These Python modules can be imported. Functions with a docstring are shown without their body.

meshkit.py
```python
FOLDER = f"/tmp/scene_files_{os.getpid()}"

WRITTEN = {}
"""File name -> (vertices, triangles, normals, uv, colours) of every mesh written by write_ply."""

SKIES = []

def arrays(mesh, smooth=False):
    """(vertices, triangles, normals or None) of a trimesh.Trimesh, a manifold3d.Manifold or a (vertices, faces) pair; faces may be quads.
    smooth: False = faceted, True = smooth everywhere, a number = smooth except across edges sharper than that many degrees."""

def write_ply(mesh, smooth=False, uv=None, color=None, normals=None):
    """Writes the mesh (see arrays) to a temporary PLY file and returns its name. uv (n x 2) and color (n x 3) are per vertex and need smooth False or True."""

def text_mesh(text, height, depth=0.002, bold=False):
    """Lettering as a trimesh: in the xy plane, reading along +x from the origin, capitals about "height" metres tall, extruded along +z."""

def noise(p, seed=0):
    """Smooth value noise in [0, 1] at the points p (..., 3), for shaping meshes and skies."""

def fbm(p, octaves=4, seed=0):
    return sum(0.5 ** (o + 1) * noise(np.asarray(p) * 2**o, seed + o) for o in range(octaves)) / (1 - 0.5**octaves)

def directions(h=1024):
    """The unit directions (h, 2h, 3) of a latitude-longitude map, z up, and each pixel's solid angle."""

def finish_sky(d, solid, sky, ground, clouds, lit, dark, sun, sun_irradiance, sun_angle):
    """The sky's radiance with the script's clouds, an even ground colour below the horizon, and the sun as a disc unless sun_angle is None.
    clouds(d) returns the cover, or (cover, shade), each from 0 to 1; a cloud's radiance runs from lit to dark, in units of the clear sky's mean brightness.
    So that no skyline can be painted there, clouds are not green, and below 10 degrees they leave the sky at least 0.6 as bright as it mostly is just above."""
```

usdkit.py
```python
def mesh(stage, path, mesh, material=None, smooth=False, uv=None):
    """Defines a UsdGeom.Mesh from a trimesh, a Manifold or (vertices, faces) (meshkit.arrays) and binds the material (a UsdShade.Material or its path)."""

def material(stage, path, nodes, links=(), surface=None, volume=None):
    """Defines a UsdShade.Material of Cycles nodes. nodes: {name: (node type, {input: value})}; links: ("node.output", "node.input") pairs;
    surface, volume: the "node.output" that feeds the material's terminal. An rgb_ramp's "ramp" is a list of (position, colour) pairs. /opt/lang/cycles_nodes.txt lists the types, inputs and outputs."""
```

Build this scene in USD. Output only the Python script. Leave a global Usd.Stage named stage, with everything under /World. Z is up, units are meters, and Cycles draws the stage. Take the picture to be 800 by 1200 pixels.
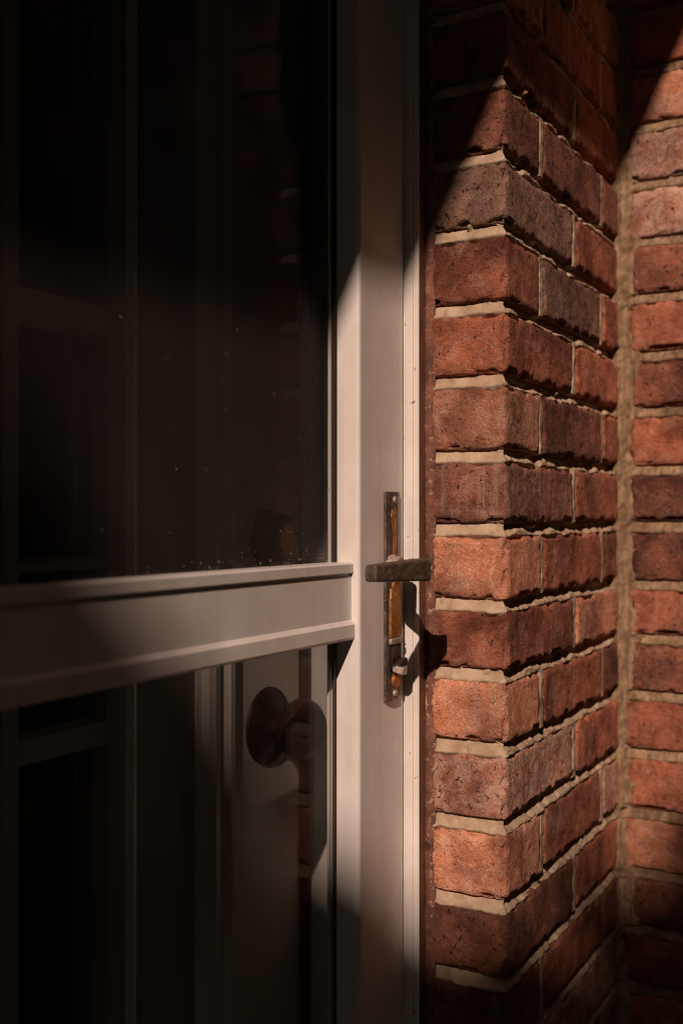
import math, random
import numpy as np
import trimesh
import manifold3d as m3
from shapely.geometry import Polygon, box as sbox
from pxr import Usd, UsdGeom, UsdLux, UsdShade, Sdf, Gf
import usdkit, meshkit

random.seed(7)
RNG = np.random.default_rng(7)
stage = Usd.Stage.CreateInMemory()
UsdGeom.SetStageUpAxis(stage, UsdGeom.Tokens.z)
UsdGeom.SetStageMetersPerUnit(stage, 1.0)
UsdGeom.Xform.Define(stage, '/World')
UsdGeom.Scope.Define(stage, '/World/Looks')

# ---------------------------------------------------------------- camera
EYE = 1.10                                           # metres above the porch floor
CAM = (-0.9257, -0.3503, EYE)
cam = UsdGeom.Camera.Define(stage, '/World/camera')
fx, fy = 0.8722, 0.4892
pitch = math.atan(6.0 / 1283.0)
fwd = np.array([fx * math.cos(pitch), fy * math.cos(pitch), math.sin(pitch)])
right = np.array([fy, -fx, 0.0]); right /= np.linalg.norm(right)
up = np.cross(right, fwd)
M = Gf.Matrix4d(*right, 0, *up, 0, *(-fwd), 0, *CAM, 1)
cam.AddTransformOp().Set(M)
cam.CreateHorizontalApertureAttr(36.0)
cam.CreateVerticalApertureAttr(54.0)
cam.CreateFocalLengthAttr(36.0 * 1283.0 / 800.0)
cam.CreateClippingRangeAttr(Gf.Vec2f(0.02, 300.0))
cam.CreateFStopAttr(7.0)
cam.CreateFocusDistanceAttr(0.98)
cam.CreateExposureAttr(-0.34)

# ---------------------------------------------------------------- sky and sun
L = np.array([1.0, 0.315, -0.66]); L /= np.linalg.norm(L)      # the way the sunlight travels
ELEV = math.asin(-L[2]); ROT = math.atan2(-L[0], -L[1])
sky_mat = usdkit.material(stage, '/World/Looks/sky', {
    'sky': ('sky_texture', {'sky_type': 'single_scattering', 'sun_disc': False, 'sun_elevation': ELEV, 'sun_rotation': ROT, 'altitude': 50.0, 'air_density': 1.0, 'aerosol_density': 2.0, 'ozone_density': 1.0}),
    'hsv': ('hsv', {'saturation': 0.55, 'value': 1.0}),
    'mul': ('mix_color', {'blend_type': 'multiply', 'fac': 1.0, 'b': (1.0, 0.86, 0.76), 'use_clamp': False}),
    'bg': ('background_shader', {'strength': 0.05})},
    [('sky.color', 'hsv.color'), ('hsv.color', 'mul.a'), ('mul.result', 'bg.color')], surface='bg.background')
dome = UsdLux.DomeLight.Define(stage, '/World/sky')
dome.GetPrim().SetCustomDataByKey('kind', 'structure')
UsdShade.MaterialBindingAPI.Apply(dome.GetPrim()).Bind(sky_mat)
sun = UsdLux.DistantLight.Define(stage, '/World/sun')
sun.CreateIntensityAttr(1.25); sun.CreateAngleAttr(0.53); sun.CreateNormalizeAttr(True)
sun.CreateColorAttr(Gf.Vec3f(1.0, 0.745, 0.63))
zax = -L; xax = np.cross([0, 0, 1], zax); xax /= np.linalg.norm(xax); yax = np.cross(zax, xax)
sun.AddTransformOp().Set(Gf.Matrix4d(*xax, 0, *yax, 0, *zax, 0, -20, -8, 16, 1))

# ---------------------------------------------------------------- materials
MATS = {}
def mat(name, nodes, links=(), surface='p.BSDF'):
    MATS[name] = usdkit.material(stage, '/World/Looks/' + name, nodes, links, surface=surface)
    return MATS[name]

def plain(name, col, rough=0.5, metal=0.0, var=0.12, scale=40.0, bump=0.0, bscale=300.0, spec=0.5, dirt=None, dirt_at=0.62):
    """A colour broken up by noise, with fine relief; dirt: a second colour in patches."""
    dark = tuple(c * (1 - var) for c in col); light = tuple(min(1, c * (1 + var)) for c in col)
    nodes = {'g': ('geometry', {}), 'n': ('noise_texture', {'scale': scale, 'detail': 5.0, 'roughness': 0.6}),
             'r': ('rgb_ramp', {'ramp': [(0.3, dark), (0.7, light)]}),
             'p': ('principled_bsdf', {'roughness': rough, 'metallic': metal, 'specular_ior_level': spec}),
             'rn': ('map_range', {'from_min': 0.3, 'from_max': 0.7, 'to_min': rough * 0.8, 'to_max': min(1, rough * 1.25)})}
    links = [('g.position', 'n.vector'), ('n.fac', 'r.fac'), ('n.fac', 'rn.value'), ('rn.result', 'p.roughness')]
    out = 'r.color'
    if dirt is not None:
        nodes.update({'dn': ('noise_texture', {'scale': scale * 3.1, 'detail': 6.0, 'roughness': 0.7}),
                      'dr': ('rgb_ramp', {'ramp': [(dirt_at, (0, 0, 0)), (dirt_at + 0.05, (1, 1, 1))]}),
                      'dm': ('mix_color', {'b': dirt})})
        links += [('g.position', 'dn.vector'), ('dn.fac', 'dr.fac'), ('dr.color', 'dm.fac'), (out, 'dm.a')]
        out = 'dm.result'
    links.append((out, 'p.base_color'))
    if bump:
        nodes['bn'] = ('noise_texture', {'scale': bscale, 'detail': 4.0, 'roughness': 0.6})
        nodes['b'] = ('bump', {'strength': 0.5, 'distance': bump})
        links += [('g.position', 'bn.vector'), ('bn.fac', 'b.height'), ('b.normal', 'p.normal')]
    return mat(name, nodes, links)

def brick_mat(name, ca, cb, scuff, pits=0.62, streak=0.0, scuff_at=0.60, bloom=0.55):
    """Fired clay: two tones, fire-dark speckle, pale scuffs and upright drip streaks."""
    nodes = {'g': ('geometry', {}), 'oi': ('object_info', {}),
             'off': ('vector_math', {'math_type': 'multiply_add', 'vector2': (1, 1, 1), 'vector3': (0, 0, 0)}),
             'sc': ('vector_math', {'math_type': 'scale', 'vector1': (7.3, 3.1, 5.7)}),
             'n1': ('noise_texture', {'scale': 34.0, 'detail': 6.0, 'roughness': 0.68}),
             'r1': ('rgb_ramp', {'ramp': [(0.39, ca), (0.61, cb)]}),
             'n2': ('noise_texture', {'scale': 210.0, 'detail': 4.0, 'roughness': 0.6, 'distortion': 0.6}),
             'r2': ('rgb_ramp', {'ramp': [(pits, (0, 0, 0)), (pits + 0.05, (1, 1, 1))]}),
             'm2': ('mix_color', {'b': (0.028, 0.016, 0.013)}),
             'n3': ('noise_texture', {'scale': 62.0, 'detail': 7.0, 'roughness': 0.72, 'distortion': 0.8}),
             'r3': ('rgb_ramp', {'ramp': [(scuff_at, (0, 0, 0)), (scuff_at + 0.10, (0.75, 0.75, 0.75))]}),
             'm3': ('mix_color', {'b': scuff}),
             'map': ('mapping', {'mapping_type': 'point', 'scale': (150.0, 150.0, 7.0)}),
             'n4': ('noise_texture', {'scale': 1.0, 'detail': 3.0, 'roughness': 0.6}),
             'r4': ('rgb_ramp', {'ramp': [(0.5, (0, 0, 0)), (0.68, (streak, streak, streak))]}),
             'm4': ('mix_color', {'b': scuff}),
             'hv': ('map_range', {'to_min': 0.80, 'to_max': 1.22}),
             'n7': ('noise_texture', {'scale': 26.0, 'detail': 8.0, 'roughness': 0.75, 'distortion': 1.4}), 'r7': ('rgb_ramp', {'ramp': [(0.50, (0, 0, 0)), (0.66, (bloom, bloom, bloom))]}), 'm7': ('mix_color', {'b': (0.60, 0.40, 0.30)}),
             'n5': ('noise_texture', {'scale': 15.0, 'detail': 4.0, 'roughness': 0.6}), 'r5': ('rgb_ramp', {'ramp': [(0.36, (0.50, 0.46, 0.47)), (0.52, (0.95, 0.95, 0.95)), (0.66, (1.22, 1.22, 1.16))]}), 'm5': ('mix_color', {'blend_type': 'multiply', 'fac': 1.0, 'use_clamp': False}),
             'n6': ('noise_texture', {'scale': 620.0, 'detail': 2.0, 'roughness': 0.5}), 'r6': ('rgb_ramp', {'ramp': [(0.30, (0.55, 0.52, 0.50)), (0.48, (1, 1, 1)), (0.66, (1.0, 1.0, 1.0)), (0.74, (1.5, 1.55, 1.6))]}), 'm6': ('mix_color', {'blend_type': 'multiply', 'fac': 0.8, 'use_clamp': False}),
             'hs': ('hsv', {}),
             'bn': ('noise_texture', {'scale': 420.0, 'detail': 5.0, 'roughness': 0.7}),
             'bn2': ('noise_texture', {'scale': 95.0, 'detail': 4.0, 'roughness': 0.65, 'distortion': 1.2}),
             'ba': ('math', {'math_type': 'multiply_add', 'value2': 1.6}),
             'bs': ('math', {'math_type': 'multiply_add', 'value2': -1.2}),
             'b': ('bump', {'strength': 1.0, 'distance': 0.0023}),
             'p': ('principled_bsdf', {'roughness': 0.86, 'specular_ior_level': 0.25, 'diffuse_roughness': 0.1})}
    links = [('oi.random', 'sc.scale'), ('sc.vector', 'off.vector3'), ('g.position', 'off.vector1'),
             ('off.vector', 'n1.vector'), ('off.vector', 'n2.vector'), ('off.vector', 'n3.vector'), ('off.vector', 'map.vector'), ('off.vector', 'bn.vector'), ('off.vector', 'bn2.vector'),
             ('map.vector', 'n4.vector'), ('n1.fac', 'r1.fac'), ('n2.fac', 'r2.fac'), ('n3.fac', 'r3.fac'), ('n4.fac', 'r4.fac'),
             ('r1.color', 'm3.a'), ('r3.color', 'm3.fac'), ('m3.result', 'm4.a'), ('r4.color', 'm4.fac'), ('m4.result', 'hs.color'),
             ('oi.random', 'hv.value'), ('hv.result', 'hs.value'), ('off.vector', 'n5.vector'), ('n5.fac', 'r5.fac'), ('hs.color', 'm5.a'), ('r5.color', 'm5.b'), ('off.vector', 'n6.vector'), ('n6.fac', 'r6.fac'), ('off.vector', 'n7.vector'), ('n7.fac', 'r7.fac'), ('r7.color', 'm7.fac'), ('m5.result', 'm7.a'), ('m7.result', 'm6.a'), ('r6.color', 'm6.b'), ('m6.result', 'm2.a'), ('r2.color', 'm2.fac'), ('m2.result', 'p.base_color'),
             ('bn2.fac', 'ba.value1'), ('bn.fac', 'ba.value3'), ('r2.color', 'bs.value1'), ('ba.value', 'bs.value3'), ('bs.value', 'b.height'), ('b.normal', 'p.normal')]
    return mat(name, nodes, links)

brick_mat('red_brick', (0.26, 0.078, 0.040), (0.44, 0.150, 0.082), (0.50, 0.26, 0.17), pits=0.655, streak=0.18, scuff_at=0.57, bloom=0.28)
brick_mat('orange_brick', (0.43, 0.160, 0.083), (0.62, 0.262, 0.148), (0.65, 0.38, 0.25), pits=0.66, streak=0.25, scuff_at=0.53, bloom=0.42)
brick_mat('streaked_brick', (0.28, 0.102, 0.064), (0.41, 0.165, 0.105), (0.50, 0.32, 0.23), pits=0.65, streak=0.85, scuff_at=0.57, bloom=0.30)
brick_mat('brown_brick', (0.16, 0.058, 0.034), (0.30, 0.110, 0.065), (0.36, 0.21, 0.14), pits=0.62, streak=0.12, scuff_at=0.57, bloom=0.18)
brick_mat('grey_brown_brick', (0.20, 0.105, 0.067), (0.33, 0.185, 0.123), (0.40, 0.26, 0.18), pits=0.60, streak=0.25, scuff_at=0.57, bloom=0.30)
brick_mat('scuffed_brick', (0.40, 0.150, 0.090), (0.54, 0.24, 0.155), (0.62, 0.41, 0.30), pits=0.63, streak=0.12, scuff_at=0.45, bloom=0.60)

mat('mortar', {'g': ('geometry', {}), 'n': ('noise_texture', {'scale': 55.0, 'detail': 6.0, 'roughness': 0.7}),
               'r': ('rgb_ramp', {'ramp': [(0.28, (0.31, 0.215, 0.135)), (0.5, (0.44, 0.325, 0.215)), (0.72, (0.54, 0.42, 0.295))]}),
               'n2': ('noise_texture', {'scale': 900.0, 'detail': 2.0}), 'b': ('bump', {'strength': 0.7, 'distance': 0.0008}),
               'n3': ('noise_texture', {'scale': 24.0, 'detail': 7.0, 'roughness': 0.7, 'distortion': 0.8}), 'r3': ('rgb_ramp', {'ramp': [(0.46, (0, 0, 0)), (0.66, (0.75, 0.75, 0.75))]}),
               'm': ('mix_color', {'b': (0.24, 0.145, 0.085)}),
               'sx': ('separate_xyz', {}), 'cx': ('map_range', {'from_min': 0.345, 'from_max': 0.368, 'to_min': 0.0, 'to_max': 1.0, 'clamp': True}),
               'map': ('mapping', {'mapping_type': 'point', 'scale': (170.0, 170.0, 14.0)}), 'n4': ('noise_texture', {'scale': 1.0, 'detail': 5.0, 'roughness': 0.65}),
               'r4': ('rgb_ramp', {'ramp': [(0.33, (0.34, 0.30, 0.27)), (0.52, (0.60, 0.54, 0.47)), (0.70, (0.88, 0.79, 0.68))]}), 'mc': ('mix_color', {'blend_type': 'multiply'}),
               'p': ('principled_bsdf', {'roughness': 0.95, 'specular_ior_level': 0.15})},
    [('g.position', 'n.vector'), ('n.fac', 'r.fac'), ('g.position', 'n2.vector'), ('n2.fac', 'b.height'), ('b.normal', 'p.normal'),
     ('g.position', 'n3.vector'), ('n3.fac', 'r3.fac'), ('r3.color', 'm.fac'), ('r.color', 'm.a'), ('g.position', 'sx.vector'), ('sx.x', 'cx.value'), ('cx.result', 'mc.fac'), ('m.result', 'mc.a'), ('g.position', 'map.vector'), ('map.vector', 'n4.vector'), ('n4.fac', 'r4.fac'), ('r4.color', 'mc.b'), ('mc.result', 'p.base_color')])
def paint(name, col, streak=0.5, specks=0.70):
    """Old white enamel: faint upright grime, yellowed patches, small chips and scuffs."""
    mat(name, {'g': ('geometry', {}), 'm1': ('mapping', {'mapping_type': 'point', 'scale': (42.0, 42.0, 2.6)}), 'n1': ('noise_texture', {'scale': 1.0, 'detail': 6.0, 'roughness': 0.65}),
               'r1': ('rgb_ramp', {'ramp': [(0.32, (0.80, 0.765, 0.72)), (0.55, (1, 1, 1))]}), 'x1': ('mix_color', {'blend_type': 'multiply', 'fac': streak, 'a': col}),
               'n2': ('noise_texture', {'scale': 16.0, 'detail': 7.0, 'roughness': 0.7}), 'r2': ('rgb_ramp', {'ramp': [(0.42, (0.90, 0.875, 0.84)), (0.6, (1, 1, 1))]}), 'x2': ('mix_color', {'blend_type': 'multiply', 'fac': 0.8}),
               'n3': ('noise_texture', {'scale': 150.0, 'detail': 3.0, 'roughness': 0.6}), 'r3': ('rgb_ramp', {'ramp': [(specks, (0, 0, 0)), (specks + 0.03, (1, 1, 1))]}), 'x3': ('mix_color', {'b': (0.22, 0.16, 0.11)}),
               'n4': ('noise_texture', {'scale': 430.0, 'detail': 3.0, 'roughness': 0.6}), 'bm': ('math', {'math_type': 'multiply_add', 'value2': 3.0}), 'b': ('bump', {'strength': 0.45, 'distance': 0.0002}),
               'mr': ('map_range', {'from_min': 0.3, 'from_max': 0.7, 'to_min': 0.5, 'to_max': 0.30}), 'p': ('principled_bsdf', {'roughness': 0.4})},
        [('g.position', 'm1.vector'), ('m1.vector', 'n1.vector'), ('n1.fac', 'r1.fac'), ('r1.color', 'x1.b'), ('g.position', 'n2.vector'), ('n2.fac', 'r2.fac'), ('x1.result', 'x2.a'), ('r2.color', 'x2.b'),
         ('g.position', 'n3.vector'), ('n3.fac', 'r3.fac'), ('r3.color', 'x3.fac'), ('x2.result', 'x3.a'), ('x3.result', 'p.base_color'),
         ('g.position', 'n4.vector'), ('n2.fac', 'bm.value1'), ('n4.fac', 'bm.value3'), ('bm.value', 'b.height'), ('b.normal', 'p.normal'), ('n2.fac', 'mr.value'), ('mr.result', 'p.roughness')])
paint('white_paint', (0.72, 0.675, 0.62), 0.55, 0.755)
paint('jamb_paint', (0.72, 0.675, 0.62), 0.7, 0.69)
plain('grey_white_paint', (0.62, 0.585, 0.54), rough=0.42, var=0.05, scale=8.0, bump=0.0001, bscale=400)
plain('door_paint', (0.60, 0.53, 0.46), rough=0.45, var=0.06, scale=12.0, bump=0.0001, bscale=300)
plain('shaded_panel_paint', (0.26, 0.225, 0.19), rough=0.5, var=0.08, scale=12.0)  # door paint darkened: shade put into the colour, for contrast with the pale strip
plain('brown_wood', (0.155, 0.072, 0.038), rough=0.6, var=0.3, scale=70.0, bump=0.0003, bscale=200)
plain('dark_rubber', (0.03, 0.022, 0.018), rough=0.7, var=0.2, scale=60.0)
plain('sealant', (0.150, 0.060, 0.036), rough=0.9, var=0.6, scale=60.0, bump=0.0014, bscale=260, dirt=(0.34, 0.22, 0.135), dirt_at=0.575)
plain('black_metal', (0.088, 0.058, 0.040), rough=0.55, metal=0.25, var=0.6, scale=190.0, bump=0.0005, bscale=420, dirt=(0.36, 0.25, 0.16), dirt_at=0.60)
plain('plate_metal', (0.105, 0.076, 0.062), rough=0.4, metal=0.5, var=0.45, scale=90.0, bump=0.0002, bscale=320, dirt=(0.33, 0.18, 0.075), dirt_at=0.575)
plain('brass', (0.42, 0.22, 0.065), rough=0.42, metal=0.7, var=0.5, scale=120.0, bump=0.0003, bscale=300, dirt=(0.11, 0.055, 0.03), dirt_at=0.55)
plain('worn_pewter', (0.36, 0.28, 0.23), rough=0.55, metal=0.3, var=0.35, scale=170.0, bump=0.0003, bscale=350, dirt=(0.13, 0.08, 0.05), dirt_at=0.54)
plain('rust_brass', (0.42, 0.15, 0.04), rough=0.5, metal=0.5, var=0.4, scale=200.0)
plain('bronze', (0.042, 0.020, 0.012), rough=0.42, metal=0.35, var=0.35, scale=60.0)
plain('screen_wire', (0.034, 0.026, 0.020), rough=0.8, var=0.2, scale=30.0, spec=0.12)
plain('fleck', (0.26, 0.22, 0.19), rough=0.9, var=0.4, scale=300.0)
plain('room', (0.16, 0.13, 0.11), rough=0.9, var=0.1, scale=3.0)
plain('soffit_paint', (0.33, 0.28, 0.23), rough=0.6, var=0.06, scale=6.0)
plain('floor_brick', (0.22, 0.10, 0.07), rough=0.9, var=0.3, scale=18.0, bump=0.001, bscale=120)
plain('threshold_metal', (0.35, 0.32, 0.28), rough=0.4, metal=0.7, var=0.15, scale=30.0)
plain('grass', (0.055, 0.075, 0.025), rough=0.95, var=0.45, scale=6.0, bump=0.02, bscale=60)
plain('shingle', (0.075, 0.066, 0.060), rough=0.9, var=0.35, scale=7.0, bump=0.004, bscale=60)
plain('garage_board', (0.48, 0.40, 0.31), rough=0.7, var=0.08, scale=3.0)
plain('bark', (0.085, 0.062, 0.045), rough=0.95, var=0.4, scale=18.0, bump=0.01, bscale=40)
mat('leaf', {'oi': ('geometry', {}), 'r': ('rgb_ramp', {'ramp': [(0.0, (0.030, 0.048, 0.014)), (1.0, (0.085, 0.105, 0.030))]}),
             'p': ('principled_bsdf', {'roughness': 0.6}), 't': ('translucent_bsdf', {'color': (0.09, 0.12, 0.03)}), 'm': ('mix_closure', {'fac': 0.3})},
    [('oi.random_per_island', 'r.fac'), ('r.color', 'p.base_color'), ('p.BSDF', 'm.closure1'), ('t.BSDF', 'm.closure2')], surface='m.closure')
mat('pane_glass', {'f': ('layer_weight', {'blend': 0.5}), 'pw': ('math', {'math_type': 'power', 'value2': 5.0}), 'ma': ('math', {'math_type': 'multiply_add', 'value2': 0.45, 'value3': 0.007}),
                   't': ('transparent_bsdf', {'color': (0.95, 0.95, 0.94)}), 'g': ('glossy_bsdf', {'color': (1, 1, 1), 'roughness': 0.02}),
                   'd': ('diffuse_bsdf', {'color': (0.42, 0.37, 0.31)}), 'n': ('noise_texture', {'scale': 9.0, 'detail': 6.0, 'roughness': 0.65}), 'ge': ('geometry', {}),
                   'mr': ('map_range', {'from_min': 0.35, 'from_max': 0.75, 'to_min': 0.002, 'to_max': 0.012, 'clamp': True}),
                   'm': ('mix_closure', {}), 'm2': ('mix_closure', {})},
    [('f.facing', 'pw.value1'), ('pw.value', 'ma.value1'), ('ma.value', 'm.fac'), ('t.BSDF', 'm.closure1'), ('g.BSDF', 'm.closure2'), ('ge.position', 'n.vector'), ('n.fac', 'mr.value'), ('mr.result', 'm2.fac'), ('m.closure', 'm2.closure1'), ('d.BSDF', 'm2.closure2')], surface='m2.closure')

# ---------------------------------------------------------------- helpers
TAKEN = {}
def path_for(name, parent):
    base = (parent or '/World') + '/' + name
    k = TAKEN.get(base, 0); TAKEN[base] = k + 1
    return base if k == 0 else f'{base}_{k:03d}'

ORIGIN = {}
def data(prim, **kw):
    for k, v in kw.items():
        if v: prim.SetCustomDataByKey(k, v)
    return prim

def thing(name, label, category, base, group=None):
    p = path_for(name, None)
    x = UsdGeom.Xform.Define(stage, p); x.AddTranslateOp().Set(Gf.Vec3d(*map(float, base)))
    ORIGIN[p] = np.asarray(base, float)
    data(x.GetPrim(), label=label, category=category, group=group)
    return p

def obj(name, mesh, material, parent=None, smooth=False, **kw):
    """One Mesh prim. The mesh is given in world metres; it is stored relative to the thing it belongs to."""
    p = path_for(name, parent)
    if parent:
        off = ORIGIN[parent]; ORIGIN[p] = off
    else:
        off = np.zeros(3); ORIGIN[p] = off
    if hasattr(mesh, 'to_mesh'):
        mm = mesh.to_mesh(); mesh = trimesh.Trimesh(mm.vert_properties[:, :3], mm.tri_verts, process=False)
    if isinstance(mesh, (list,)):
        mesh = trimesh.util.concatenate(mesh)
    if isinstance(mesh, tuple):
        v, f = mesh; mesh = (np.asarray(v, float) - off, f)
    else:
        mesh = mesh.copy(); mesh.apply_translation(-off)
    m = usdkit.mesh(stage, p, mesh, MATS[material], smooth=smooth)
    data(m.GetPrim(), **kw)
    return p

def B(x0, x1, y0, y1, z0, z1):
    return trimesh.creation.box(bounds=[[min(x0, x1), min(y0, y1), min(z0, z1)], [max(x0, x1), max(y0, y1), max(z0, z1)]])

def soft(poly, r):
    return poly.buffer(-r).buffer(r, quad_segs=5) if r else poly

def vprism(pts, z0, z1, r=0.0):
    """A profile in plan (x, y), upright from z0 to z1."""
    p = soft(Polygon(pts), r)
    m = trimesh.creation.extrude_polygon(p, z1 - z0, engine='earcut'); m.apply_translation([0, 0, z0])
    return m

def xprism(pts, x0, x1, r=0.0):
    """A profile in (y, z), run along x."""
    p = soft(Polygon(pts), r)
    m = trimesh.creation.extrude_polygon(p, x1 - x0, engine='earcut')
    v = m.vertices.copy(); m.vertices = np.stack([v[:, 2] + x0, v[:, 0], v[:, 1]], 1)
    return m

def rbox(x0, x1, y0, y1, z0, z1, r):
    """A box with rounded edges."""
    s = m3.Manifold.sphere(r, 16)
    return m3.Manifold.batch_hull([s.translate((x, y, z)) for x in (x0 + r, x1 - r) for y in (y0 + r, y1 - r) for z in (z0 + r, z1 - r)])

def hull(balls):
    return m3.Manifold.batch_hull([m3.Manifold.sphere(r, 20).translate((x, y, z)) for x, y, z, r in balls])

def revolve_y(profile, x, z, n=48):
    """profile: (radius, y) pairs turned about a line along y through (x, z)."""
    m = trimesh.creation.revolve(np.array([(r, y) for r, y in profile]), sections=n)
    v = m.vertices.copy(); m.vertices = np.stack([x + v[:, 0], v[:, 2], z - v[:, 1]], 1)
    m.fix_normals()
    return m

# ---------------------------------------------------------------- brickwork
XC = 0.376                                            # where the side wall meets the house wall
REL = {0: 0.389, 1: 0.321, 2: 0.254, 3: 0.185, 4: 0.119, 5: 0.0505, 6: -0.0165, 7: -0.085, 8: -0.149, 9: -0.2155, 10: -0.285, 11: -0.356, 12: -0.426}
TOP = {i: EYE + z for i, z in REL.items()}            # the top of each course of bricks
for i in range(-1, -19, -1): TOP[i] = TOP[i + 1] + 0.068
for i in range(13, 30): TOP[i] = TOP[i - 1] - 0.068
JOINT = 0.0112
COURSES = [i for i in sorted(TOP) if TOP[i] < 2.54 and TOP[i] > 0.06]
HERO = range(-4, 15)

def axis(lo, hi, r, step, fine_lo=None, fine_hi=None):
    """Grid positions along one side: close near the rounded ends, then even steps; coarse where nothing shows."""
    a = [lo, lo + 0.35 * r, lo + r]; b = [hi - r, hi - 0.35 * r, hi]
    l, h = lo + r, hi - r
    if fine_lo is not None:
        mid = list(np.linspace(l, l + fine_lo, 3)[1:]) + list(np.linspace(l + fine_lo, h, 3)[1:-1])
    else:
        n = max(1, int(round((h - l) / step))); mid = list(np.linspace(l, h, n + 1)[1:-1])
    return np.array(a + mid + b)

def brick_mesh(x0, x1, y0, y1, z0, z1, step, seed, fine_x=True, fine_y=False, rough=1.0):
    """A rounded, chipped and slightly uneven brick; coarse along the sides that lie inside the wall."""
    rng = np.random.default_rng(seed)
    r = 0.0048
    ax = [axis(x0, x1, r, step) if fine_x else axis(x0, x1, r, step, 0.012), axis(y0, y1, r, step) if fine_y else axis(y0, y1, r, step, 0.012), axis(z0, z1, r, step)]
    vs, fs, n0 = [], [], 0
    for k in range(3):
        i, j = (k + 1) % 3, (k + 2) % 3
        for side in (0, -1):
            a, b = np.meshgrid(ax[i], ax[j], indexing='ij')
            v = np.zeros(a.shape + (3,)); v[..., i] = a; v[..., j] = b; v[..., k] = ax[k][side]
            na, nb = a.shape
            q = np.arange(na * nb).reshape(na, nb)
            f = np.stack([q[:-1, :-1], q[1:, :-1], q[1:, 1:], q[:-1, 1:]], -1).reshape(-1, 4)
            if side == 0: f = f[:, ::-1]
            vs.append(v.reshape(-1, 3)); fs.append(f + n0); n0 += na * nb
    v = np.vstack(vs); f = np.vstack(fs)
    _, first, inv = np.unique(np.round(v, 7), axis=0, return_index=True, return_inverse=True)
    v = v[first]; f = inv.reshape(-1)[f]
    lo, hi = np.array([x0, y0, z0]) + r, np.array([x1, y1, z1]) - r
    inner = np.clip(v, lo, hi); d = v - inner; ln = np.linalg.norm(d, axis=1, keepdims=True)
    n = d / np.maximum(ln, 1e-9)
    p = inner + n * r
    off = rng.uniform(0, 50, 3)
    edge = np.clip((np.sort(np.abs(n), axis=1)[:, 1] - 0.05) / 0.5, 0, 1)          # 1 on arrises
    disp = 0.0024 * (meshkit.fbm(p * 38 + off, 3) - 0.5) + 0.0012 * (meshkit.fbm(p * 140 + off, 3) - 0.5)
    pit = np.clip(meshkit.fbm(p * 210 + off, 2, 5) - 0.64, 0, 1) * 0.009
    chip = np.clip(meshkit.fbm(p * 75 + off, 3, 9) - 0.48, 0, 1) * 0.030 * edge
    p = p + n * (disp - pit * rough - chip * rough)[:, None]
    c = (np.array([x0, y0, z0]) + [x1, y1, z1]) / 2                                 # hand laid: a little out of true
    t = rng.normal(0, 0.0042, 3)
    w = p - c
    w = w + np.cross(t * [0.5, 0.5, 1.0] * 0.6, w)
    return c + w + [0, rng.normal(0, 0.0005), rng.normal(0, 0.0004)], f

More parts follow.
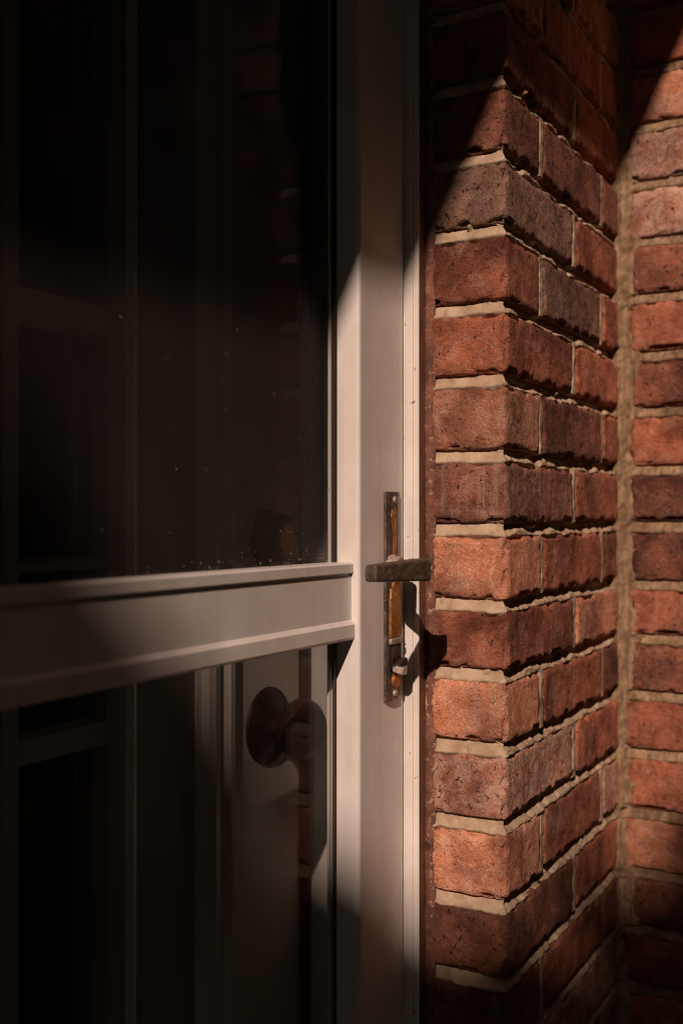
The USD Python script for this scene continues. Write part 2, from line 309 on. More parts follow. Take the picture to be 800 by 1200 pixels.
LOOK = {('c', 0): 'brown_brick', ('c', 1): 'grey_brown_brick', ('c', 2): 'red_brick', ('c', 3): 'red_brick', ('c', 4): 'orange_brick', ('c', 5): 'streaked_brick', ('c', 6): 'orange_brick',
        ('c', 7): 'red_brick', ('c', 8): 'orange_brick', ('c', 9): 'scuffed_brick', ('c', 10): 'orange_brick', ('c', 11): 'brown_brick', ('c', 12): 'brown_brick', ('c', -1): 'brown_brick',
        (0, 1): 'brown_brick', (1, 1): 'red_brick', (2, 1): 'grey_brown_brick', (2, 2): 'red_brick', (3, 1): 'red_brick', (4, 1): 'brown_brick', (4, 2): 'red_brick', (5, 1): 'red_brick', (6, 1): 'red_brick',
        (6, 2): 'brown_brick', (7, 1): 'orange_brick', (8, 1): 'red_brick', (8, 2): 'brown_brick', (9, 1): 'red_brick', (10, 1): 'red_brick', (10, 2): 'scuffed_brick', (11, 1): 'red_brick', (12, 1): 'red_brick',
        ('s', -1): 'scuffed_brick', ('s', 0): 'scuffed_brick', ('s', 1): 'brown_brick', ('s', 2): 'red_brick', ('s', 3): 'brown_brick', ('s', 4): 'red_brick', ('s', 5): 'brown_brick', ('s', 6): 'brown_brick',
        ('s', 7): 'red_brick', ('s', 8): 'brown_brick', ('s', 9): 'red_brick', ('s', 10): 'red_brick', ('s', 11): 'orange_brick', ('s', 12): 'brown_brick', ('s', 13): 'red_brick', ('s', -2): 'orange_brick'}
MIX = ['red_brick', 'red_brick', 'orange_brick', 'brown_brick', 'scuffed_brick', 'streaked_brick', 'red_brick']

house = thing('brick_wall', 'red brick wall beside the door, with the sunlit outer corner', 'brick wall', (0.19, 0.05, 0.0))
side = thing('side_wall', 'brick side wall at the far edge of the porch, meeting the other brick wall in a fat mortar joint', 'brick wall', (XC + 0.1, -0.28, 0.0))
PERP_H, PERP_S, SIDE_START = {}, {}, {}
for i in COURSES:
    z1 = TOP[i]; z0 = TOP[i + 1] + JOINT if i + 1 in TOP else z1 - 0.057
    hero = i in HERO; step = 0.0030 if hero else 0.009
    rng = np.random.default_rng(1000 + i)
    j = rng.uniform(-0.002, 0.002, 4)
    odd = i % 2 != 0
    cuts = [0.2045 + j[0]] if odd else [0.0995 + j[0], 0.3055 + j[1]]
    PERP_H[i] = [c for c in cuts]
    edges = [0.0] + cuts + [XC + 0.03]
    for k in range(len(edges) - 1):
        a = edges[k] + (0.0045 if k else 0.0); b = edges[k + 1] - 0.0045
        look = LOOK.get(('c' if k == 0 else i, i if k == 0 else k)) or (MIX[int(rng.integers(len(MIX)))] if hero else 'red_brick')
        depth = (0.092 if odd else 0.105) if k == 0 else 0.092
        v, f = brick_mesh(a, b, 0.0, depth, z0, z1, step, 5000 + 40 * i + k, True, k == 0)
        obj('brick', (v, f), look, house, smooth=True)
    start = -0.0045 if i in (9, 11, 13, 15) else -0.0115 + j[2]
    SIDE_START[i] = start
    ys = [start]
    ln = 0.096 if odd else 0.196
    while ys[-1] > -0.545:
        ys.append(max(ys[-1] - ln, -0.55)); ln = 0.203
        if ys[-1] - (-0.55) < 0.03: ys[-1] = -0.55
    PERP_S[i] = [y for y in ys[1:-1]]
    for k in range(len(ys) - 1):
        hi = ys[k] - (0.0045 if k else 0); lo = ys[k + 1] + (0.0045 if k < len(ys) - 2 else 0)
        near = hero and k == 0
        look = (LOOK.get(('s', i)) if k == 0 else None) or MIX[int(rng.integers(len(MIX)))]
        v, f = brick_mesh(XC, XC + 0.092, lo, hi, z0, z1, 0.0030 if near else 0.008, 9000 + 40 * i + k, False, True)
        obj('brick', (v, f), look, side, smooth=True)

def mortar_sheets():
    """One continuous bed of mortar along the path: reveal, outer corner, wall face, inner corner, side wall; left only where joints are."""
    fine, coarse = 0.0013, 0.006
    rc, rf = 0.005, 0.010
    P, N, S = [], [], []
    def add(p, n): P.append(p); N.append(n)
    for y in np.arange(0.088, rc, -fine): add((0.0, y), (-1.0, 0.0))
    for t in np.linspace(0, math.pi / 2, 7): add((rc - rc * math.cos(t), rc - rc * math.sin(t)), (-math.cos(t), -math.sin(t)))
    for x in np.arange(rc + fine, XC - rf, fine): add((x, 0.0), (0.0, -1.0))
    nsplit = None
    for q, t in enumerate(np.linspace(0, math.pi / 2, 13)):
        add((XC - rf + rf * math.sin(t), -rf + rf * math.cos(t)), (-math.sin(t), -math.cos(t)))
        if q == 6: nsplit = len(P) - 1
    for y in np.concatenate([np.arange(-rf - fine, -0.15, -fine), np.arange(-0.15, -0.551, -coarse)]): add((XC, y), (-1.0, 0.0))
    P = np.array(P); N = np.array(N)
    rows = []
    for i in COURSES:
        zb = TOP[i]                                    # bed joint above course i
        hero = i in HERO
        st = fine if hero else 0.004
        rows += list(np.arange(zb - 0.0065, zb + JOINT + 0.0065, st))
        if i + 1 in TOP:
            rows += list(np.arange(TOP[i + 1] + JOINT + 0.0065, zb - 0.0065, 0.0026 if hero else 0.012))
    rows = np.array(sorted(rows))
    rows = rows[np.concatenate([[True], np.diff(rows) > 0.0006])]
    zz, kk = np.meshgrid(rows, np.arange(len(P)), indexing='ij')
    x = P[kk, 0]; y = P[kk, 1]
    q3 = np.stack([x, y, zz], -1)
    na = meshkit.fbm(q3 * 70, 3, 1); nb = meshkit.fbm(q3 * 190, 3, 2); nc = meshkit.fbm(q3 * [45, 45, 45], 3, 3); nl = meshkit.fbm(q3 * [110, 110, 60], 2, 4)
    depth = np.full(x.shape, 0.03); out = np.full(x.shape, 9.0)
    onside = kk >= nsplit
    tops = np.array([TOP[i] for i in COURSES])         # falling
    for n, i in enumerate(COURSES):
        zb = TOP[i] + 0.0019 * (nc - 0.5) * 2 + 0.0011 * (na - 0.5) * 2
        h = JOINT
        band = (zz > TOP[i] - 0.009) & (zz < TOP[i] + h + 0.009)
        t = (zz - zb) / h
        e_lo = np.maximum(-t, 0) * h; e_hi = np.maximum(t - 1, 0) * h
        front = (~onside) & (y < 0.004) & (x > 0.004)
        tc = np.clip(t, 0, 1)
        d = np.where(front, 0.0012 + 0.0092 * np.clip((tc - 0.10 - 0.75 * (nc - 0.5) - 0.4 * (na - 0.5)) / 0.5, 0, 1) ** 0.8, 0.0008 + 0.0070 * tc ** 1.4) + np.where(front, 0.0013, 0.0024) * (na - 0.5) + np.where(front, 0.0008, 0.0016) * (nb - 0.5)
        d = d + e_lo * 1.3 - np.where(e_lo > 0, np.clip(na - 0.47, 0, 1) * np.where(front, 0.008, 0.017), 0) + e_hi * 1.5
        d = np.where(e_lo > 0, np.maximum(d, -0.0005 - 0.0006 * nb), d)
        d = d - np.clip(nl - 0.74, 0, 1) * 0.050 * np.clip(t * 1.5, 0, 1)            # lumps squeezed out under the brick above
        d = np.where(band, d, 9.0)
        depth = np.minimum(depth, d)
        out = np.where(band, np.minimum(out, np.maximum(e_lo, e_hi)), out)
        z0 = TOP[i + 1] + h if i + 1 in TOP else TOP[i] - 0.057
        inside = (zz <= TOP[i] + 0.001) & (zz >= z0 - 0.001)
        for along, cuts, sel in ((x, PERP_H[i], ~onside & (y < 0.004)), (y, PERP_S[i], onside)):
            for c in cuts:
                g = np.abs(along - c) - (0.0045 + 0.006 * (nc - 0.5) + 0.003 * (na - 0.5))
                e = np.maximum(g, 0)
                d = 0.0012 + 0.0030 * (na - 0.5) + 0.0014 * (nb - 0.5) + e * 1.4 - np.clip(nb - 0.6, 0, 1) * 0.004
                ok = inside & sel & (e < 0.006)
                depth = np.where(ok, np.minimum(depth, d), depth); out = np.where(ok, np.minimum(out, e), out)
        # the fat upright joint in the inner corner
        cs = SIDE_START[i]
        a = np.where(onside, np.maximum(-(y - cs) - 0.0022 - 0.014 * (nc - 0.5) * 2 - 0.006 * (na - 0.5), 0), np.maximum((XC - 0.0055 - 0.006 * (nc - 0.5)) - x, 0))
        d = -0.0002 + 0.0060 * (na - 0.5) + 0.0030 * (nb - 0.5) + 0.004 * (nl - 0.5) + a * 1.1
        ok = (zz <= TOP[i] + h + 0.001) & (zz >= z0 - 0.001) & (a < 0.006) & (x > XC - 0.03)
        depth = np.where(ok, np.minimum(depth, d), depth); out = np.where(ok, np.minimum(out, a), out)
    depth = np.clip(depth, -0.003, 0.0125)
    V = np.stack([x - N[kk, 0] * depth, y - N[kk, 1] * depth, zz], -1)
    keep = (out < 0.0062)
    R, C = x.shape
    idx = np.arange(R * C).reshape(R, C)
    cell = keep[:-1, :-1] | keep[1:, :-1] | keep[1:, 1:] | keep[:-1, 1:]
    quads = np.stack([idx[:-1, :-1], idx[:-1, 1:], idx[1:, 1:], idx[1:, :-1]], -1)
    res = []
    for lo, hi in ((0, nsplit), (nsplit, C - 1)):
        m = cell.copy(); m[:, :lo] = False; m[:, hi:] = False
        f = quads[m]
        used, inv = np.unique(f, return_inverse=True)
        res.append((V.reshape(-1, 3)[used], inv.reshape(f.shape)))
    return res
m_house, m_side = mortar_sheets()
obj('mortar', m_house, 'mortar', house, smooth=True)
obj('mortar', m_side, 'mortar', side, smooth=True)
obj('wall_core', B(0.0125, XC + 0.05, 0.0125, 0.1495, 0.0, 2.54), 'mortar', house)
obj('wall_core', B(XC + 0.0125, XC + 0.20, -0.5500, 0.0120, 0.0, 2.54), 'mortar', side)

# ---------------------------------------------------------------- door frame
Zt = 2.06
frame = thing('door_frame', 'white metal door jamb with a brown timber edge between the screen door and the brick', 'door frame', (-0.01, 0.15, 0.0))
obj('metal_jamb', vprism([(-0.0176, 0.0785), (-0.0168, 0.0780), (-0.0154, 0.0785), (-0.0154, 0.150), (-0.0176, 0.150), (-0.0176, 0.0841), (-0.0163, 0.0838), (-0.0163, 0.0827), (-0.0176, 0.0824)], 0.02, Zt), 'jamb_paint', frame)
obj('timber_edge', vprism([(-0.0152, 0.0792), (-0.0004, 0.0792), (0.006, 0.082), (0.006, 0.150), (-0.0152, 0.150)], 0.0, Zt + 0.05, 0.0006), 'brown_wood', frame)
obj('inner_jamb', B(0.036, 0.43, 0.1505, 0.30, 0.0, 2.54), 'grey_white_paint', frame)
obj('weather_strip', vprism([(0.0300, 0.2240), (0.0359, 0.2240), (0.0359, 0.2345), (0.0300, 0.2345)], 0.02, Zt, 0.0012), 'dark_rubber', frame)
obj('head_jamb', B(-0.93, 0.0359, 0.078, 0.30, Zt, Zt + 0.06), 'white_paint', frame)
obj('left_jamb', B(-0.935, -0.905, 0.078, 0.30, 0.0, Zt), 'white_paint', frame)
obj('threshold', B(-0.905, -0.0170, 0.07, 0.30, 0.0, 0.022), 'threshold_metal', frame)
# mortar-smeared sealant between timber and brick
zs = np.arange(0.0, 2.4, 0.0022); ts = np.linspace(0, 1, 9)
zz, tt = np.meshgrid(zs, ts, indexing='ij')
px = 0.0004 - 0.0022 * np.sin(tt * math.pi) + 0.004 * np.maximum(0, tt - 0.75); py = 0.0806 - 0.0108 * tt
q = np.stack([px, py, zz], -1)
px = px - 0.0030 * (meshkit.fbm(q * [150, 150, 55], 4, 21) - 0.5) - 0.0018 * (meshkit.fbm(q * 320, 2, 22) - 0.5)
idx = np.arange(zz.size).reshape(zz.shape)
quads = np.stack([idx[:-1, :-1], idx[:-1, 1:], idx[1:, 1:], idx[1:, :-1]], -1).reshape(-1, 4)
obj('sealant_bead', (np.stack([px, py, zz], -1).reshape(-1, 3), quads), 'sealant', frame, smooth=True)

# ---------------------------------------------------------------- storm door
RT, RB = EYE - 0.0388, EYE - 0.1042                   # middle rail, top and bottom
storm = thing('screen_door', 'white aluminium screen door with insect mesh above its middle rail and clear glass below', 'screen door', (-0.46, 0.11, 0.02))
def stile(xr, xl, flip):
    pts = [(xr, 0.0920), (xl, 0.0920), (xl, 0.1182), (xl - 0.0050, 0.1188), (xl - 0.0050, 0.1208), (xr, 0.1208)]
    if flip: pts = [(-0.922 - px, py) for px, py in pts]
    body = Polygon(pts)
    rounded = body.buffer(-0.0035).buffer(0.0035, quad_segs=6).union(Polygon([(p[0], max(p[1], 0.108)) for p in pts]).buffer(0)).intersection(body)
    m = trimesh.creation.extrude_polygon(rounded, Zt - 0.005 - 0.026, engine='earcut'); m.apply_translation([0, 0, 0.026]); return m
obj('stile', stile(-0.0194, -0.1060, False), 'white_paint', storm, smooth=35)
obj('stile', stile(-0.0194, -0.1060, True), 'white_paint', storm, smooth=35)
XL, XR = -0.816, -0.1066
yf = 0.0975                                           # front of the rail
obj('middle_rail', xprism([(0.1207, RT), (yf + 0.0012, RT), (yf, RT - 0.0012), (yf, RT - 0.0082), (yf + 0.0012, RT - 0.0092), (yf + 0.0042, RT - 0.0096), (yf + 0.0042, RT - 0.0112), (yf + 0.0022, RT - 0.0120),
     (yf + 0.0022, RB + 0.0165), (yf - 0.0012, RB + 0.0128), (yf - 0.0014, RB + 0.0022), (yf, RB), (0.1207, RB)], XL, XR), 'white_paint', storm)
obj('top_rail', B(XL, XR, 0.0925, 0.1206, Zt - 0.095, Zt - 0.006), 'white_paint', storm)
obj('bottom_rail', B(XL, XR, 0.0925, 0.1206, 0.027, 0.18), 'white_paint', storm)
obj('glass_pane', B(XL + 0.0004, XR - 0.0002, 0.1150, 0.1178, 0.1805, RB - 0.0003), 'pane_glass', storm)
obj('glass_pane', B(XL - 0.004, XR + 0.004, 0.1213, 0.1241, RT - 0.006, Zt - 0.0905), 'pane_glass', storm)
obj('gasket', [B(XR - 0.0052, XR - 0.0006, 0.1138, 0.1149, 0.181, RB - 0.0008), B(XL + 0.0006, XL + 0.0052, 0.1138, 0.1149, 0.181, RB - 0.0008)], 'dark_rubber', storm)
def wires():
    v, f = [], []
    r = 0.00011; pitch = 0.00150; yw = 0.1190
    ring = [(r, 0), (0, r), (-r, 0), (0, -r)]
    def tube(p, q, e1, e2):
        n = len(v)
        for end in (p, q):
            for a, b in ring: v.append(end + e1 * a + e2 * b)
        for k in range(4):
            f.append((n + k, n + (k + 1) % 4, n + 4 + (k + 1) % 4, n + 4 + k))
    X, Y, Z = np.eye(3)
    x0, x1, z0, z1 = XL, XR - 0.0052, RT + 0.0002, Zt - 0.0955
    for x in np.arange(x1 - 0.0006, x0, -pitch): tube(np.array([x, yw - 0.0001, z0]), np.array([x, yw - 0.0001, z1]), X, Y)
    for z in np.arange(z0 + 0.0006, z1, pitch): tube(np.array([x0, yw + 0.0001, z]), np.array([x1, yw + 0.0001, z]), Z, Y)
    return np.array(v), np.array(f)
wv, wf = wires()
obj('insect_screen', (wv, wf), 'screen_wire', storm, label='fine dark insect mesh')
obj('spline', [B(XR - 0.0050, XR - 0.0016, 0.1130, 0.1164, RT + 0.0004, Zt - 0.0956)], 'screen_wire', storm)
fl = []
for k in range(230):                                   # specks caught in the mesh
    x = -0.107 - abs(RNG.normal(0, 0.14)); z = RT + 0.001 + (RNG.exponential(0.13) if k < 170 else abs(RNG.normal(0, 0.004)))
    s_ = RNG.uniform(0.00014, 0.00038) * (1.25 if RNG.uniform() < 0.2 else 1.0)
    if x < XL + 0.01 or z > RT + 0.7: continue
    b_ = trimesh.creation.icosphere(subdivisions=1, radius=s_); b_.apply_scale([RNG.uniform(0.6, 1.5), 0.5, RNG.uniform(0.6, 2.6)]); b_.apply_translation([x, 0.1186, z]); fl.append(b_)
for k in range(26):                                    # grit on the ledge of the rail
    b_ = trimesh.creation.icosphere(subdivisions=1, radius=RNG.uniform(0.0002, 0.0006)); b_.apply_translation([-0.108 - abs(RNG.normal(0, 0.15)), RNG.uniform(0.112, 0.119), RT + 0.0002]); fl.append(b_)
obj('specks', fl, 'fleck', storm, kind='stuff')

# the lever handle
hx, hz = -0.0530, EYE - 0.0445
zp0, zp1 = EYE - 0.1640, EYE + 0.0225
lock = thing('lever_handle', 'worn black and brass lever handle with a thumb turn on the white screen door', 'door handle', (hx, 0.092, hz))
def flat_on(pts, y0, y1, r=0.0):
    """An outline in (x, z), thick along y."""
    m = trimesh.creation.extrude_polygon(soft(Polygon(pts), r).buffer(0), y1 - y0, engine='earcut')
    v = m.vertices.copy(); m.vertices = np.stack([v[:, 0], v[:, 2] + y0, v[:, 1]], 1); m.fix_normals(); return m
pxl, pxr = -0.0615, -0.0325
plate = trimesh.creation.extrude_polygon(soft(Polygon([(pxl, 0.0919), (pxl + 0.0008, 0.0895), (pxl + 0.0070, 0.0876), (pxr - 0.0085, 0.0876), (pxr - 0.0008, 0.0895), (pxr, 0.0919)]), 0.0005), zp1 - zp0, engine='earcut')
plate.apply_translation([0, 0, zp0])
obj('back_plate', plate, 'plate_metal', lock, smooth=30)
zt = zp1
obj('brass_rib', flat_on([(-0.0540, zt - 0.016), (-0.0475, zt - 0.014), (-0.0432, zt - 0.021), (-0.0448, zt - 0.030), (-0.0452, zt - 0.041), (-0.0466, zt - 0.052), (-0.0478, zt - 0.060), (-0.0510, zt - 0.060), (-0.0516, zt - 0.046), (-0.0528, zt - 0.033), (-0.0552, zt - 0.022)], 0.0868, 0.0880), 'brass', lock)
obj('brass_cover', flat_on([(-0.0580, EYE - 0.1075), (-0.0582, EYE - 0.0720), (-0.0560, EYE - 0.0640), (-0.0530, EYE - 0.0610), (-0.0520, EYE - 0.0535), (-0.0440, EYE - 0.0535), (-0.0425, EYE - 0.0610), (-0.0385, EYE - 0.0660), (-0.0372, EYE - 0.0740), (-0.0372, EYE - 0.1075)], 0.0858, 0.0880, 0.0012), 'brass', lock)
obj('lower_cap', rbox(-0.0585, -0.0350, 0.0850, 0.0885, EYE - 0.1135, EYE - 0.1080, 0.0012), 'worn_pewter', lock, smooth=40)
obj('turn_bed', B(-0.0535, -0.0455, 0.0866, 0.0880, EYE - 0.1350, EYE - 0.1136), 'plate_metal', lock)
obj('recess', flat_on([(-0.0608, EYE - 0.115), (-0.0540, EYE - 0.115), (-0.0540, EYE - 0.136), (-0.0580, EYE - 0.136), (-0.0608, EYE - 0.129)], 0.0870, 0.0884), 'dark_rubber', lock)  # raised dark blocks, their colour standing for the shade inside slots
obj('recess', flat_on([(-0.0450, EYE - 0.114), (-0.0362, EYE - 0.114), (-0.0362, EYE - 0.132), (-0.0450, EYE - 0.132)], 0.0868, 0.0884), 'dark_rubber', lock)
tx, tz = -0.0510, EYE - 0.1330
obj('thumb_turn', hull([(tx - 0.0075, 0.0835, tz - 0.003, 0.0009), (tx - 0.001, 0.0755, tz + 0.0080, 0.0010), (tx + 0.0015, 0.0750, tz + 0.0070, 0.0010), (tx - 0.004, 0.0770, tz - 0.006, 0.0010), (tx + 0.0015, 0.0755, tz - 0.0062, 0.0010), (tx + 0.002, 0.0860, tz + 0.005, 0.0010), (tx + 0.001, 0.0860, tz - 0.006, 0.0010)]), 'worn_pewter', lock, smooth=20)
obj('lock_barrel', revolve_y([(0, 0.0835), (0.0050, 0.0836), (0.0062, 0.0845), (0.0064, 0.0885), (0, 0.0885)], -0.0480, EYE - 0.1460, 24), 'rust_brass', lock, smooth=40)
def screw(z):
    obj('screw', revolve_y([(0, 0.0852), (0.0022, 0.0855), (0.0032, 0.0866), (0.0033, 0.0880), (0, 0.0880)], -0.0480, z, 18), 'worn_pewter', lock, smooth=40)
screw(EYE - 0.1575); screw(EYE + 0.0155)
obj('boss', revolve_y([(0, 0.0780), (0.0085, 0.0782), (0.0098, 0.0800), (0.0100, 0.0830), (0.0112, 0.0850), (0.0114, 0.0882), (0, 0.0882)], hx, hz, 32), 'worn_pewter', lock, smooth=40)
bend = [(-0.1140, 0.0245 + dy, hz + dz, 0.0026) for dy in (0, 0.0125) for dz in (-0.0050, 0.0080)]
tip = [(-0.1805, 0.0375 + dy, hz + dz, 0.0022) for dy in (0, 0.0065) for dz in (-0.0032, 0.0056)]
s1 = [(-0.1100, 0.0420, hz + 0.0035, 0.0050), (-0.1100, 0.0420, hz - 0.001, 0.0050)]
s2 = [(-0.0900, 0.0640, hz + 0.001, 0.0055), (-0.0900, 0.0640, hz - 0.002, 0.0055)]
s3 = [(hx, 0.0760, hz, 0.0070)]
lev = (hull(bend + tip) + hull(bend[2:] + s1) + hull(s1 + s2) + hull(s2 + s3)).refine_to_length(0.0022)
lm = lev.to_mesh(); lv = trimesh.Trimesh(lm.vert_properties[:, :3], lm.tri_verts, process=True)
trimesh.smoothing.filter_taubin(lv, iterations=4)
vn = lv.vertex_normals.copy()
lv.vertices = lv.vertices + vn * (0.0007 * (meshkit.fbm(lv.vertices * 110, 3, 31) - 0.5) - 0.002 * np.clip(meshkit.fbm(lv.vertices * 260, 2, 32) - 0.66, 0, 1))[:, None]
obj('lever', lv, 'black_metal', lock, smooth=45)

# ---------------------------------------------------------------- entry door
entry = thing('entry_door', 'pale panelled front door with dark glazed panes, closed behind the screen door', 'front door', (-0.45, 0.235, 0.022))
ye, yb = 0.2350, 0.2770
xa, xb = -0.868, 0.0300
rails_z = {'bottom': (0.025, 0.24), 'top': (1.92, Zt - 0.008)}
obj('stile', vprism([(xb, ye), (xb, yb), (-0.0852, yb), (-0.0852, ye)], 0.025, Zt - 0.008, 0.0012), 'door_paint', entry)
obj('stile', vprism([(xa, ye), (xa, yb), (xa + 0.1132, yb), (xa + 0.1132, ye)], 0.025, Zt - 0.008, 0.0012), 'door_paint', entry)
for k, (z0, z1) in rails_z.items():
    obj('door_rail', B(xa + 0.1133, -0.0853, ye + 0.0004, yb, z0, z1), 'door_paint', entry)
def moulding(x0, x1, y, profile):
    pts = [(x0 + (x1 - x0) * t, y - h) for t, h in profile] + [(x1, yb), (x0, yb)]
    m = trimesh.creation.extrude_polygon(Polygon(pts).buffer(0), 1.92 - 0.24 - 0.0006, engine='earcut'); m.apply_translation([0, 0, 0.2403]); return m
prof = [(0, 0), (0.06, 0.004), (0.18, 0.0075), (0.30, 0.0075), (0.38, 0.003), (0.46, 0.0015), (0.55, 0.005), (0.72, 0.0065), (0.86, 0.004), (0.92, -0.002), (1, -0.004)]
obj('moulding', moulding(-0.0855, -0.1382, ye, prof), 'door_paint', entry)
obj('moulding', moulding(xa + 0.1135, xa + 0.1640, ye, prof), 'door_paint', entry)
obj('flat_panel', B(-0.2254, -0.1384, ye + 0.0060, yb - 0.01, 0.2404, 1.9196), 'shaded_panel_paint', entry)
obj('flat_panel', B(xa + 0.1642, xa + 0.2480, ye + 0.0060, yb - 0.01, 0.2404, 1.9196), 'shaded_panel_paint', entry)
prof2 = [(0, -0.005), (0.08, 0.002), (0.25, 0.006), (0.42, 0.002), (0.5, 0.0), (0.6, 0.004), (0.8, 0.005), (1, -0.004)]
obj('moulding', moulding(-0.2256, -0.2567, ye, prof2), 'shaded_panel_paint', entry)
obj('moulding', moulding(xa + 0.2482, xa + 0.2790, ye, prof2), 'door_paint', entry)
obj('bead', vprism([(-0.2445, ye - 0.0052), (-0.2390, ye - 0.0090), (-0.2335, ye - 0.0072), (-0.2335, ye + 0.002), (-0.2445, ye + 0.002)], 0.2402, 1.9198, 0.0006), 'white_paint', entry)  # pale strip painted in place of a reflection in the glass
gx0, gx1 = xa + 0.2792, -0.2569
obj('glass_pane', B(gx0, gx1, ye + 0.0180, ye + 0.0215, 0.2406, 1.9194), 'pane_glass', entry)
for x0, x1 in ((-0.3720, -0.3483), (-0.4860, -0.4620)):
    obj('muntin', vprism([(x0, ye + 0.0175), (x0 + 0.004, ye + 0.002), (x1 - 0.004, ye + 0.002), (x1, ye + 0.0175)], 0.2407, 1.9193, 0.0008), 'shaded_panel_paint', entry)
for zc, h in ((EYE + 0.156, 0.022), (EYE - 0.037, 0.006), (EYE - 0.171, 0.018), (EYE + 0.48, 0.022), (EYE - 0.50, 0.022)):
    obj('muntin', xprism([(ye + 0.0172, zc - h / 2 - 0.003), (ye + 0.0030, zc - h / 2), (ye + 0.0030, zc + h / 2), (ye + 0.0172, zc + h / 2 + 0.003)], gx0 + 0.0004, gx1 - 0.0004), 'shaded_panel_paint', entry)
kx, kz = -0.0299, EYE - 0.2030
knob = thing('door_knob', 'dark bronze round door knob on its rose, seen through the lower glass', 'door knob', (kx, ye, kz))
obj('rosette', revolve_y([(0, ye - 0.013), (0.016, ye - 0.0125), (0.022, ye - 0.0085), (0.030, ye - 0.0068), (0.0335, ye - 0.0045), (0.0370, ye - 0.0030), (0.0375, ye - 0.0002), (0, ye - 0.0002)], kx, kz), 'bronze', knob, smooth=40)
obj('knob_ball', revolve_y([(0, ye - 0.0600), (0.010, ye - 0.0592), (0.019, ye - 0.0560), (0.0260, ye - 0.0500), (0.0292, ye - 0.0425), (0.0290, ye - 0.0350), (0.0250, ye - 0.0280), (0.017, ye - 0.0225), (0.0125, ye - 0.0185), (0.0120, ye - 0.010), (0, ye - 0.010)], kx, kz), 'bronze', knob, smooth=50)
bolt = thing('deadbolt', 'dark bronze deadbolt lock above the door knob, seen through the insect mesh', 'lock', (kx, ye, EYE - 0.0216))
obj('collar', revolve_y([(0, ye - 0.022), (0.019, ye - 0.022), (0.0235, ye - 0.0190), (0.0285, ye - 0.004), (0.0300, ye - 0.0002), (0, ye - 0.0002)], kx, EYE - 0.0216), 'bronze', bolt, smooth=40)
obj('lock_face', revolve_y([(0, ye - 0.0240), (0.0130, ye - 0.0240), (0.0140, ye - 0.0230), (0.0140, ye - 0.0215), (0, ye - 0.0215)], kx, EYE - 0.0216, 32), 'brass', bolt, smooth=40)

# ---------------------------------------------------------------- room behind, porch, yard
hall = thing('hallway', 'dim unlit hallway behind the panes of the front door', 'hallway', (-0.45, 1.5, 0))
obj('hall_shell', [B(-1.4, 0.6, 2.9, 2.95, 0, 2.5), B(-1.45, -1.4, 0.3005, 2.95, 0, 2.5), B(0.6, 0.65, 0.3005, 2.95, 0, 2.5), B(-1.45, 0.65, 0.3005, 2.95, 2.5, 2.55), B(-1.45, 0.65, 0.3005, 2.95, -0.05, 0.0)], 'room', hall)
left = thing('house_front', 'plain brick house front on the far side of the door from the handle', 'brick wall', (-1.8, 0.2, 0))
obj('wall_face', B(-2.60, -0.936, 0.02, 0.30, 0.0, 2.54), 'red_brick', left)
obj('lintel', B(-0.9355, 0.0124, 0.02, 0.30, Zt + 0.0605, 2.54), 'red_brick', left)
roof = thing('porch_roof', 'low boarded porch roof over the door', 'porch roof', (-1.1, -0.2, 2.55))
zr = EYE + 1.447
for k in range(9):
    y0 = -0.470 + k * 0.085
    obj('soffit_board', B(-2.6, 0.70, y0, y0 + 0.082, zr + 0.012, zr + 0.03), 'soffit_paint', roof)
obj('fascia', B(-2.6, 0.70, -0.500, -0.475, zr, zr + 0.19), 'soffit_paint', roof)
obj('roof_deck', B(-2.65, 0.75, -0.52, 0.5, zr + 0.192, zr + 0.23), 'shingle', roof)
obj('roof_filler', B(-2.6, 0.70, -0.474, 0.5, zr + 0.031, zr + 0.19), 'soffit_paint', roof)
data(stage.GetPrimAtPath(obj('porch_floor', B(-2.6, 0.374, -1.1, 0.3, -0.12, 0.0), 'floor_brick')), kind='structure')
data(stage.GetPrimAtPath(obj('ground', B(-60, 60, -60, 60, -0.3, -0.14), 'grass')), kind='structure')

# added out-of-view house, its roofline shaped to shade the foot of the door
gx = -7.2
oy, oz = 0.315 * gx, EYE - 0.66 * gx
line = [(-2.6, -1.46), (0.06, -0.388), (0.20, -0.325), (1.55, 1.25), (2.90, -0.325), (2.90, -0.70), (-2.6, -1.66)]
pts = [(oy + p, oz + q) for p, q in line]
gar = thing('neighbour_house', 'added unseen house, lean-to roof and steep gable shaped to cut the sunlight', 'house', (gx - 3, oy + 0.8, -0.14))
obj('wall', vprism([(gx - 6.0, oy - 2.3), (gx - 0.3, oy - 2.3), (gx - 0.3, oy + 2.7), (gx - 6.0, oy + 2.7)], -0.14, oz - 1.70), 'garage_board', gar)
xs = trimesh.creation.extrude_polygon(Polygon(pts), 6.3, engine='earcut')
v = xs.vertices.copy(); xs.vertices = np.stack([v[:, 2] + gx - 6.3, v[:, 0], v[:, 1]], 1)
obj('roof', xs, 'shingle', gar)

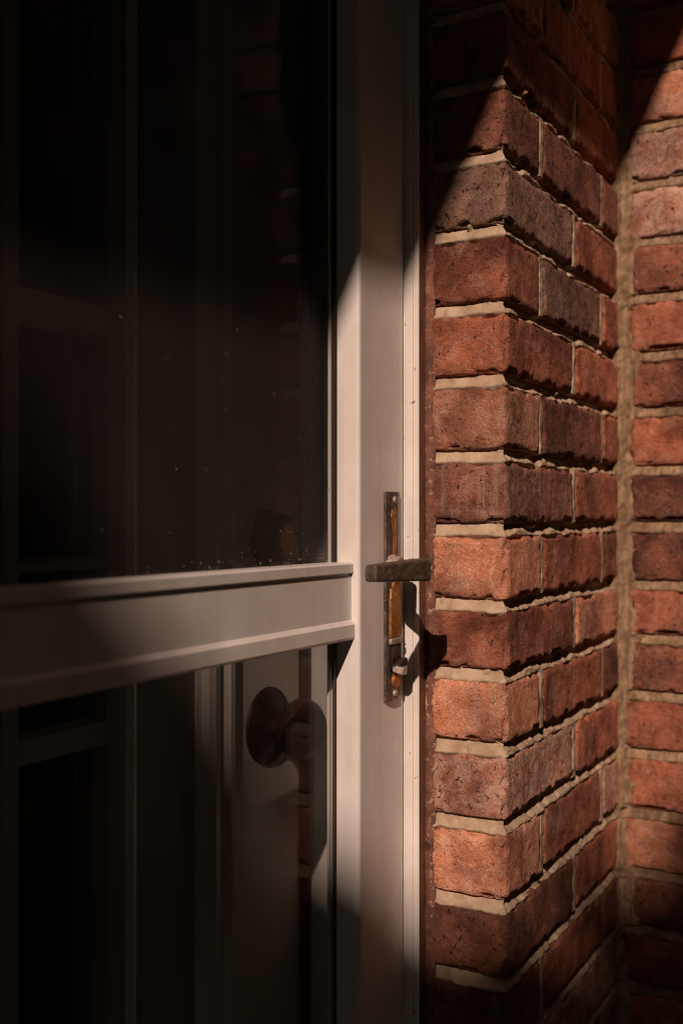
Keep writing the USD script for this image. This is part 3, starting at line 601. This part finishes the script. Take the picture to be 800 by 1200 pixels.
def leaf_cloud(center, rad, n, size, seed, fill=0.45, lumps=0.5):
    rng = np.random.default_rng(seed)
    d = rng.normal(size=(n, 3)); d /= np.linalg.norm(d, axis=1, keepdims=True)
    rr = rng.uniform(fill, 1.0, n) ** 0.7
    lump = 0.97 + lumps * (meshkit.fbm(d * 2.2 + seed, 3, seed) - 0.5)
    p = np.asarray(center) + d * rr[:, None] * lump[:, None] * np.asarray(rad)
    a = rng.normal(size=(n, 3)); a /= np.linalg.norm(a, axis=1, keepdims=True)
    b = np.cross(a, rng.normal(size=(n, 3))); b /= np.linalg.norm(b, axis=1, keepdims=True)
    s = size * rng.uniform(0.6, 1.3, n)[:, None]
    V = np.stack([p - a * s, p + b * s * 0.45, p + a * s, p - b * s * 0.45], 1).reshape(-1, 3)
    return V, np.arange(4 * n).reshape(-1, 4)
def tree(label, x, y, h, rad, seed, n=5000, size=0.09, fill=0.45, lumps=0.5):
    t = thing('tree', label, 'tree', (x, y, -0.14))
    tr = trimesh.creation.cylinder(radius=0.11, height=h * 0.6, sections=10); vv = tr.vertices
    vv[:, :2] *= np.where(vv[:, 2:3] > 0, 0.55, 1.15); tr.apply_translation([x, y, -0.14 + h * 0.3])
    obj('trunk', tr, 'bark', t, smooth=True)
    obj('crown', leaf_cloud((x, y, h), rad, n, size, seed, fill, lumps), 'leaf', t)
tree('added unseen leafy tree that shades the side wall', -4.9, -3.08, 4.5, (1.2, 1.28, 2.0), 11, 11000, 0.085, 0.1, 0.25)  # added out of view; crown sized to keep sun off the side wall
tree('added unseen round-headed tree that shades the foot of the brickwork', -6.6, -2.455, 4.14, (0.9, 0.62, 1.30), 12, 26000, 0.05, 0.1, 0.10)  # added out of view; crown fitted to darken the lowest courses
hedge = thing('hedge', 'tall added leaf screen facing the door, blocking low sky light', 'hedge', (2.0, -2.3, -0.14))  # added out of view to cut the sky light reaching the porch
hr = np.random.default_rng(77)
hn = 42000
hp = np.stack([hr.uniform(-2.9, 7.0, hn), -2.35 + 0.55 * hr.uniform(-1, 1, hn), hr.uniform(-0.1, 4.3, hn)], 1)
hp[:, 1] += 0.5 * (meshkit.fbm(hp * [1.1, 0.3, 1.1], 3, 5) - 0.5); hp[:, 2] *= 0.9 + 0.25 * meshkit.fbm(hp * [0.9, 0.5, 0.0], 3, 6)
ha = hr.normal(size=(hn, 3)); ha /= np.linalg.norm(ha, axis=1, keepdims=True)
hb = np.cross(ha, hr.normal(size=(hn, 3))); hb /= np.linalg.norm(hb, axis=1, keepdims=True)
hs = 0.075 * hr.uniform(0.6, 1.3, hn)[:, None]
obj('foliage', (np.stack([hp - ha * hs, hp + hb * hs * 0.5, hp + ha * hs, hp - hb * hs * 0.5], 1).reshape(-1, 3), np.arange(4 * hn).reshape(-1, 4)), 'leaf', hedge, kind='stuff')
for k in range(12):
    st = trimesh.creation.cylinder(radius=0.035, height=2.6, sections=8); st.apply_translation([-2.5 + 0.8 * k, -2.35 + hr.uniform(-0.1, 0.1), 1.16])
    obj('stem', st, 'bark', hedge)
for k, (x, y, h, r) in enumerate([(3.2, -4.6, 3.6, 2.0), (5.4, -7.5, 4.4, 2.6), (1.6, -8.0, 4.6, 2.6), (8.5, -11.0, 5.2, 3.2), (-1.5, -11.5, 5.0, 3.0)]):
    tree(['bushy yard tree close to the porch', 'broad yard tree behind the bushy one', 'tall tree opposite the door', 'largest tree at the far end of the yard', 'lone tree at the open side of the yard'][k], x, y, h, (r, r, r * 1.25), 40 + k, 4500, 0.16)
